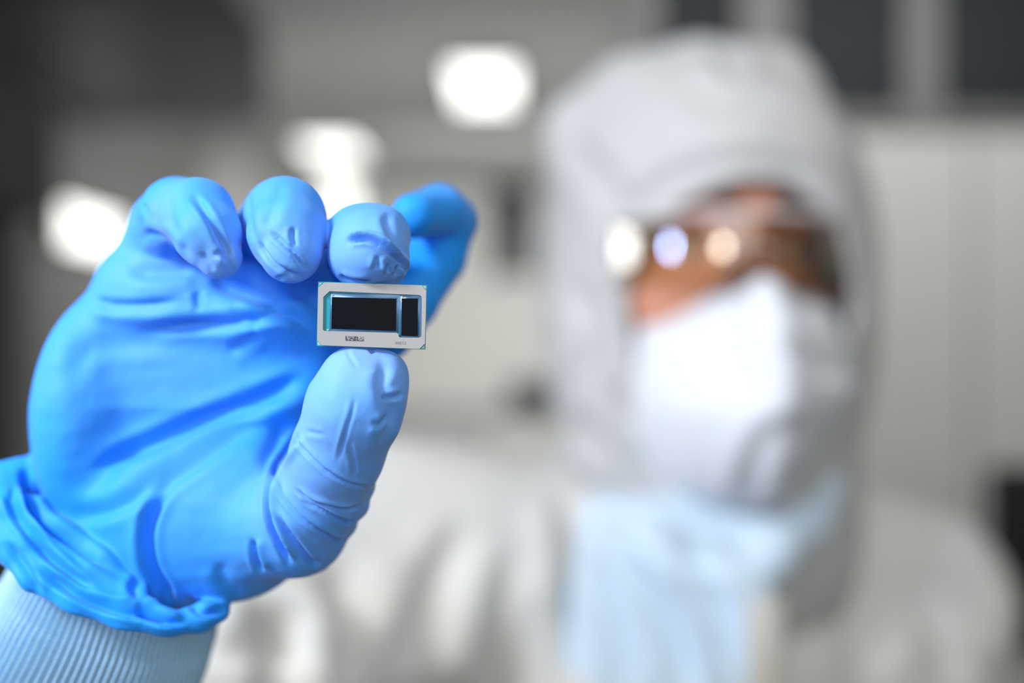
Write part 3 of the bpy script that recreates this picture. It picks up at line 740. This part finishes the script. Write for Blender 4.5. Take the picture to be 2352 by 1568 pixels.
# hollow behind the opening, so the hood is a shell around the head
hf.ell(Hd(0, -0.012, 0.030), (0.083, 0.097, 0.092), 0.0, ROT, cut=True)
hf.ell(Hd(0, 0.010, -0.040), (0.070, 0.078, 0.090), 0.0, ROT, cut=True)
V, Q = hf.mesh(); V = relax(V, Q, 1); N = vnormals(V, Q)
if N[np.argmax(V[:, 0])][0] < 0: Q = Q[:, ::-1]; N = -N
uv = np.stack([1176+V[:, 0]/V[:, 1]*F, 784-V[:, 2]/V[:, 1]*F], 1)
D = np.zeros(len(V))
for pts, w_, d_, sd in (
        ([(1440, 520), (1520, 430), (1660, 380), (1800, 390), (1900, 450)], 22, 0.005, 0.4), ([(1300, 330), (1380, 400), (1450, 520)], 26, 0.006, 0),
        ([(1320, 640), (1370, 760), (1340, 900)], 30, 0.008, 0), ([(1300, 960), (1380, 1020), (1420, 1080)], 26, 0.006, 0),
        ([(1560, 180), (1660, 240), (1790, 230)], 25, 0.003, 0), ([(1660, 110), (1690, 190)], 24, 0.006, 0), ([(1400, 900), (1480, 1050), (1560, 1150)], 24, 0.006, 0.2)):
    D += fold(uv, pts, w_, d_, sd, 0.7)
D = D*np.clip(-N[:, 1]*2+0.3, 0, 1)+0.002*vnoise(V, 7, 31, 2)
V = V+N*D[:, None]; HV = V.copy()
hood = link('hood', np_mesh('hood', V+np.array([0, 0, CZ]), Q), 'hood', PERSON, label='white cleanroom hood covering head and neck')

# ---------------- pale blue collar, and an added panel painting blue bounce on the chest
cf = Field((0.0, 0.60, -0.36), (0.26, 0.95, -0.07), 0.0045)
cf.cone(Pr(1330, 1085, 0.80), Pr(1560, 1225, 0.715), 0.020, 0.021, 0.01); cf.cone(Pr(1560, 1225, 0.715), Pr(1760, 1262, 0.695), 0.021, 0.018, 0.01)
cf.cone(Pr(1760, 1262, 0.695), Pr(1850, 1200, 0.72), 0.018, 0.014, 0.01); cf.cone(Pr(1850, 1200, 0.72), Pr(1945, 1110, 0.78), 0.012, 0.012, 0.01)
bounce_panel_px = [(1335, 1090), (1310, 1300), (1270, 1620), (1560, 1680), (1720, 1620), (1735, 1420), (1730, 1290), (1560, 1220)]
poly = [(Pr(a, b, 0.73)[0], Pr(a, b, 0.73)[2]) for a, b in bounce_panel_px]
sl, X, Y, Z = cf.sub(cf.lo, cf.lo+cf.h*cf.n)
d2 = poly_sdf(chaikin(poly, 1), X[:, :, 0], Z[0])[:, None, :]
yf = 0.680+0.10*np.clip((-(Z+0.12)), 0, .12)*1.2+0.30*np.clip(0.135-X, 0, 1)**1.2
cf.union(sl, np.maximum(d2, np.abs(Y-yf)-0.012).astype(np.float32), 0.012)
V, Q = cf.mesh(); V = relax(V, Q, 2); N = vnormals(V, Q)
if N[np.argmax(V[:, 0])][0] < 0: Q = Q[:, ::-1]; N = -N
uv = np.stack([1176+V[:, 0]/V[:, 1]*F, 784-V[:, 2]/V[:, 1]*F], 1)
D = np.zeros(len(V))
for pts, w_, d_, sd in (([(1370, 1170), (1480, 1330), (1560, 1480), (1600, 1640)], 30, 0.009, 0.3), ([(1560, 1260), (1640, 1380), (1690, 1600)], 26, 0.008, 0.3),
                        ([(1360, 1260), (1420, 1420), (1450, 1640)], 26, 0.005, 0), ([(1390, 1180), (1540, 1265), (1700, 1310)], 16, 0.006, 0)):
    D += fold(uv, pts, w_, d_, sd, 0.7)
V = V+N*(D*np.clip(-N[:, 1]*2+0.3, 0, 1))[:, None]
link('collar_bounce_panel', np_mesh('collar_bounce_panel', V+np.array([0, 0, CZ]), Q), 'collar_bounce', PERSON, label='pale blue rolled collar with an added chest panel for blue bounce light')
CLOTH.append(V.copy()); CL = np.concatenate(CLOTH)
def on_cloth(x, z, rad=0.010):
    m = (np.abs(CL[:, 0]-x) < rad) & (np.abs(CL[:, 2]-z) < rad)
    return float(CL[m, 1].min())
zx = [0.1490+0.0004*i for i in range(26)]; VV = []; QQ = []
zz = np.linspace(-0.150, -0.60, 26)
for x_, z_ in zip(zx, zz):
    y_ = on_cloth(x_, z_, 0.014)-0.0015
    for dx, dyy in ((-0.011, 0.003), (-0.008, -0.001), (-0.003, -0.0015), (0, -0.003), (0.003, -0.0015), (0.008, -0.001), (0.011, 0.003)): VV.append((x_+dx, y_+dyy, CZ+z_))
for i in range(25):
    for k in range(6): a = i*7+k; QQ.append((a, a+1, a+8, a+7))
me = bpy.data.meshes.new('zip'); me.from_pydata(VV, [], QQ); me.update()
link('zip', me, 'zip', PERSON, label='beige zip tape down the chest')
tx, tz = 0.199, -0.095
tb = Box(); tb.box((-0.007, -0.002, -0.011), (0.007, 0.002, 0.011), 0.001); tb = tb.mesh('snap_tab')
tb.transform(Matrix.Translation((tx, 0.735, CZ+tz)) @ Matrix.Rotation(0.5, 4, 'Y'))
m_ = (np.abs(HV[:, 0]-tx) < 0.008) & (np.abs(HV[:, 2]-tz) < 0.010)
tb.transform(Matrix.Translation((0, float(HV[m_, 1].min())-0.001-0.735, 0)))
TAB = link('snap_tab', tb, 'collar_bounce', PERSON, label='small pale blue closing tab under the mask', smooth=False)

# ---------------- face mask: a tent-shaped pouch with a ridge across
mf = Field((0.03, 0.585, -0.125), (0.25, 0.745, 0.055), 0.0028)
mask_px = [(1745, 600), (1650, 640), (1540, 672), (1445, 705), (1428, 800), (1432, 930), (1485, 1060), (1560, 1150), (1680, 1195), (1800, 1190), (1870, 1120),
           (1945, 1020), (2010, 935), (2018, 870), (1985, 780), (1962, 680), (1850, 655)]
poly = chaikin([(Pr(a, b, 0.665)[0], Pr(a, b, 0.665)[2]) for a, b in mask_px], 1)
sl, X, Y, Z = mf.sub(mf.lo, mf.lo+mf.h*mf.n)
d2 = poly_sdf(poly, X[:, :, 0], Z[0])[:, None, :]
inn = np.clip(-d2/0.055, 0, 1)
zr = -0.036+0.06*(X-0.14)
tent = np.where(Z > zr, 1-0.45*np.clip((Z-zr)/0.08, 0, 1), 1-0.35*np.clip((zr-Z)/0.068, 0, 1)**1.3)
xn = (X-0.146)/0.075
prof = np.sqrt(inn*(2-inn))*tent*(1-0.25*np.clip(np.abs(xn), 0, 1)**2)
yf = 0.700-0.082*prof+0.028*np.abs(xn)-0.025*np.exp(-((X-0.149)/0.017)**2)*np.clip((Z+0.05)/0.05, 0, 1)*np.clip(-d2/0.006, 0.25, 1)
sd = np.maximum(np.maximum(yf-Y, Y-np.maximum(0.715, yf+0.008)), d2)
mf.union(sl, (sd*0.5).astype(np.float32), 0)
V, Q = mf.mesh(); V = relax(V, Q, 2); N = vnormals(V, Q)
if N[np.argmax(V[:, 0])][0] < 0: Q = Q[:, ::-1]; N = -N
uv = np.stack([1176+V[:, 0]/V[:, 1]*F, 784-V[:, 2]/V[:, 1]*F], 1); D = np.zeros(len(V))
for pts, w_, d_, sd in (([(1770, 720), (1850, 820), (1960, 870)], 24, 0.005, 0.4), ([(1690, 660), (1680, 760), (1660, 820)], 20, 0.003, 0), ([(1800, 960), (1740, 1060), (1720, 1160)], 26, 0.004, 0)):
    D += fold(uv, pts, w_, d_, sd, 0.7)
V = V+N*D[:, None]
mk = link('face_mask', np_mesh('face_mask', V+np.array([0, 0, CZ]), Q), 'mask', PERSON, label='white pouch-shaped face mask')
ad = Vector((0, 0, CZ))

# ---------------- safety glasses: wrap-round amber lens, clear arms
def lens_pt(t, v):                               # t -1..1 across, v -1..1 down-up
    ang = t*1.12
    rr = 0.088; dome = 0.0012*(1-v*v)
    return Hd(rr*math.sin(ang), 0.026+(0.086+dome)*math.cos(ang), -0.002+v*0.021*(1-0.10*abs(t)**3)+(-0.006*math.exp(-(t/0.12)**2) if v < 0 else 0)*(-1))
NU, NV = 60, 16; VV = []; QQ = []
for j in range(NV+1):
    for i in range(NU+1): VV.append(Vector(lens_pt(-1+2*i/NU, -1+2*j/NV))+ad)
for j in range(NV):
    for i in range(NU): a = j*(NU+1)+i; QQ.append((a, a+1, a+NU+2, a+NU+1))
me = bpy.data.meshes.new('lens'); me.from_pydata([tuple(v) for v in VV], [], QQ); me.update()
sg = link('safety_glasses', tube_mesh('safety_glasses', [Vector(lens_pt(t, 1.02))+ad for t in np.linspace(-1, 1, 40)], [0.0022]*40, 8), 'clear', PERSON, label='wrap-round safety glasses with amber lenses')
link('lens', me, 'lens', sg, label='amber lens')
for s in (-1, 1):
    a0 = Vector(lens_pt(s*1.0, 0.3))+ad; a1 = Vector(Hd(s*(0.120 if s > 0 else 0.082), 0.005, 0.004))+ad; am = Vector(Hd(s*(0.108 if s > 0 else 0.084), 0.045, 0.008))+ad
    link('temple_arm', tube_mesh('temple_arm', [a0, am, a1], [0.0045, 0.004, 0.0035], 10), 'clear', sg, label='clear plastic arm')

# ================================================================== THE CHIP
CHIP = thing('chip', 'small rectangular processor chip with silver frame and two dark dies held between gloved fingertips', 'chip', P(854, 724, FOC))
TL, TR, BL = P(730.6, 646.4, FOC), P(980.5, 654.8, FOC), P(727.2, 794.2, FOC)
ux = (TR-TL); wmm = ux.length; ux.normalize(); vz = (BL-TL); hmm = vz.length; vz.normalize()
nz = ux.cross(vz).normalized()                   # should point away from the camera
if nz.y < 0: nz = -nz
def cu(X_, Y_):                                  # position on the chip from enlarged-picture units
    xl = 232-27*(Y_-200)/1120; yt = 200+62*(X_-232)/1896
    return ((X_-xl)/1899*wmm, (Y_-yt)/1112*hmm)
def cp3(uvp, d): return TL+ux*uvp[0]+vz*uvp[1]+nz*d   # d > 0 away from the camera
def prism(name, outer, d0, d1, m, parent, holes=None, bev=0.0, label=None):
    bm = bmesh.new()
    def loop(pts, d): return [bm.verts.new(cp3(q, d)) for q in pts]
    if not holes:
        f0 = loop(outer, d0); f1 = loop(outer, d1)
        bm.faces.new(f0); bm.faces.new(f1[::-1])
        for i in range(len(outer)):
            j = (i+1) % len(outer); bm.faces.new((f0[j], f0[i], f1[i], f1[j]))
        if bev: bmesh.ops.bevel(bm, geom=[e for e in bm.edges if all(v in f0 for v in e.verts)], offset=bev, segments=3, affect='EDGES')
    else:
        for d, rev in ((d0, False), (d1, True)):
            es = []
            for pts in [outer]+holes:
                vs = loop(pts, d)
                es += [bm.edges.new((vs[i], vs[(i+1) % len(vs)])) for i in range(len(vs))]
            bmesh.ops.triangle_fill(bm, edges=es, use_beauty=True)
        for pts in [outer]+holes:
            a = loop(pts, d0); b = loop(pts, d1)
            for i in range(len(pts)):
                j = (i+1) % len(pts); bm.faces.new((a[j], a[i], b[i], b[j]))
        bmesh.ops.remove_doubles(bm, verts=bm.verts, dist=1e-6)
    bmesh.ops.recalc_face_normals(bm, faces=bm.faces)
    me = bpy.data.meshes.new(name); bm.to_mesh(me); bm.free()
    return link(name, me, m, parent, smooth=False, label=label)
u1, v1 = wmm, hmm; mm = 0.001
sub = prism('substrate', [(0, 0), (u1, 0), (u1, v1), (0, v1)], 0.0, 0.0007, 'teal', CHIP, label='teal circuit board substrate')
e = 0.10*mm; cmf = 1.55*mm
frame_out = [(e+cmf, 2*e), (u1-1.25*mm, e), (u1-e, 1.35*mm), (u1-e, v1-1.5*mm), (u1-1.45*mm, v1-e), (1.3*mm+e, v1-2*e), (2*e, v1-1.3*mm), (1.8*e, 1.45*mm)]
op = [cu(*q) for q in ((437, 368), (1985, 432), (2025, 445), (2042, 480), (2036, 1140), (1995, 1168), (1665, 1165), (1640, 1145), (1632, 1105), (1605, 1085), (345, 1052), (322, 1030), (330, 468))]
prism('stiffener_frame', frame_out, -0.00055, -0.00002, 'silver', CHIP, holes=[op], label='silver stiffener frame')
# pale border lines at the board corners, with copper pads
for (cx, cy), sx, sy in (((0, 0), 1, 1), ((u1, 0), -1, 1), ((u1, v1), -1, -1), ((0, v1), 1, -1)):
    c0 = (cx+sx*0.28*mm, cy+sy*0.28*mm); s_ = 0.75*mm
    tri = [c0, (c0[0]+sx*s_, c0[1]), (c0[0], c0[1]+sy*s_)]
    if sx*sy < 0: tri = tri[::-1]
    prism('corner_mark', tri, -0.00006, 0.0, 'pale_teal', CHIP)
    q = (cx+sx*0.50*mm, cy+sy*0.50*mm); r = 0.10*mm
    prism('corner_pad', [(q[0]-r, q[1]-r), (q[0]+r, q[1]-r), (q[0]+r, q[1]+r), (q[0]-r, q[1]+r)], -0.0001, -0.00006, 'gold', CHIP)
def die(pts, wd, label):
    P4 = [cu(*q) for q in pts]
    prism('die', P4, -0.00042, -0.00001, 'die', CHIP, bev=0.00002, label=label)
    cen = ((P4[0][0]+P4[2][0])/2, (P4[0][1]+P4[2][1])/2)
    # concave underfill fillet: three sloping steps all round
    bm = bmesh.new(); rings = []
    prof = [(0.0, -0.00040), (0.30, -0.00024), (0.62, -0.00012), (1.0, -0.00002)]
    n4 = 4
    for fr, d in prof:
        ring = []
        for i in range(4):
            sx = 1 if P4[i][0] > cen[0] else -1; sy = 1 if P4[i][1] > cen[1] else -1
            wx = (wd[1] if sx > 0 else wd[0])*mm; wy = (wd[3] if sy > 0 else wd[2])*mm
            ring.append(bm.verts.new(cp3((P4[i][0]+sx*(0.004*mm+fr*wx), P4[i][1]+sy*(0.004*mm+fr*wy)), d)))
        rings.append(ring)
    for a, b in zip(rings[:-1], rings[1:]):
        for i in range(4):
            j = (i+1) % 4; bm.faces.new((a[i], a[j], b[j], b[i]))
    bmesh.ops.recalc_face_normals(bm, faces=bm.faces)
    for f_ in bm.faces:
        if f_.normal.dot(nz) > 0: f_.normal_flip()
    me = bpy.data.meshes.new('underfill'); bm.to_mesh(me); bm.free()
    link('underfill', me, 'fillet', CHIP, label='shiny blue underfill edge')
die(((478, 466), (1603, 497), (1592, 1052), (470, 1016)), (0.52, 0.72, 1.05, 0.50), 'large dark silicon die')
die(((1692, 487), (1975, 494), (1970, 1141), (1686, 1136)), (0.50, 0.80, 0.72, 0.32), 'narrow dark silicon die')
# the meniscus that climbs the frame's right inner wall
A_ = [(1992, 478), (2018, 470), (2038, 482), (2033, 1138), (2014, 1150), (1988, 1142)]
bm = bmesh.new()
va = [bm.verts.new(cp3(cu(*q), d)) for q, d in (((1992, 485), -0.00006), ((2016, 480), -0.00026), ((2036, 486), -0.00052), ((2032, 1138), -0.00052), ((2012, 1144), -0.00026), ((1988, 1138), -0.00006))]
bm.faces.new((va[0], va[1], va[4], va[5])); bm.faces.new((va[1], va[2], va[3], va[4]))
me = bpy.data.meshes.new('underfill'); bm.to_mesh(me); bm.free(); link('underfill', me, 'fillet', CHIP, label='bright underfill edge along the frame')
for q in ((485, 438), (405, 1035), (1700, 462)):
    a = cu(*q); bm = bmesh.new()
    bmesh.ops.create_uvsphere(bm, u_segments=12, v_segments=8, radius=0.00022)
    bmesh.ops.scale(bm, vec=(1.6, 0.8, 0.7), verts=bm.verts); bmesh.ops.translate(bm, vec=cp3(a, -0.0003), verts=bm.verts)
    me = bpy.data.meshes.new('solder_drop'); bm.to_mesh(me); bm.free(); link('solder_drop', me, 'solder', CHIP)
# printed speckle block and serial number
rnd = random.Random(4); bm = bmesh.new()
def cell(x0, y0, x1, y1):
    vs = [bm.verts.new(cp3(cu(a, b), -0.000562)) for a, b in ((x0, y0), (x1, y0), (x1, y1), (x0, y1))]; bm.faces.new(vs)
NX, NY = 32, 8; X0, Y0, X1, Y1 = 715, 1140, 1040, 1222
for i in range(NX):
    for j in range(NY):
        b_ = (i in (0, 16)) or j == NY-1
        if b_ or rnd.random() < 0.52:
            sh = 10*(i/NX)
            x0 = X0+(X1-X0)*i/NX; y0 = Y0+sh+(Y1-Y0)*j/NY
            cell(x0, y0, x0+(X1-X0)/NX, y0+(Y1-Y0)/NY)
me = bpy.data.meshes.new('print_mark'); bm.to_mesh(me); bm.free()
link('print_mark', me, 'ink', CHIP, smooth=False, label='dark speckled printed block')
def digit_strokes(ch):
    if ch == '0': return [[(0.15, 0.1), (0.0, 0.3), (0.0, 0.7), (0.15, 0.9), (0.45, 0.9), (0.6, 0.7), (0.6, 0.3), (0.45, 0.1), (0.15, 0.1)], [(0.12, 0.25), (0.48, 0.75)]]
    return [[(0.0, 0.85), (0.15, 0.95), (0.4, 0.95), (0.55, 0.8), (0.5, 0.6), (0.3, 0.52), (0.5, 0.45), (0.58, 0.25), (0.42, 0.07), (0.15, 0.05), (0.0, 0.15)]]
bm = bmesh.new()
for i, ch_c in enumerate('00033'):
    for st in digit_strokes(ch_c):
        for a, b in zip(st[:-1], st[1:]):
            A = Vector((1582+i*39+a[0]*46, 1234+i*1.5+(1-a[1])*50)); B = Vector((1582+i*39+b[0]*46, 1234+i*1.5+(1-b[1])*50))
            t = (B-A).normalized()*1.5; nn2 = Vector((-t.y, t.x))*1.6
            vs = [bm.verts.new(cp3(cu(*q), -0.000562)) for q in (A-t+nn2, B+t+nn2, B+t-nn2, A-t-nn2)]
            bm.faces.new(vs)
me = bpy.data.meshes.new('serial_number'); bm.to_mesh(me); bm.free()
link('serial_number', me, 'ink_grey', CHIP, smooth=False, label='faint printed number 00033')
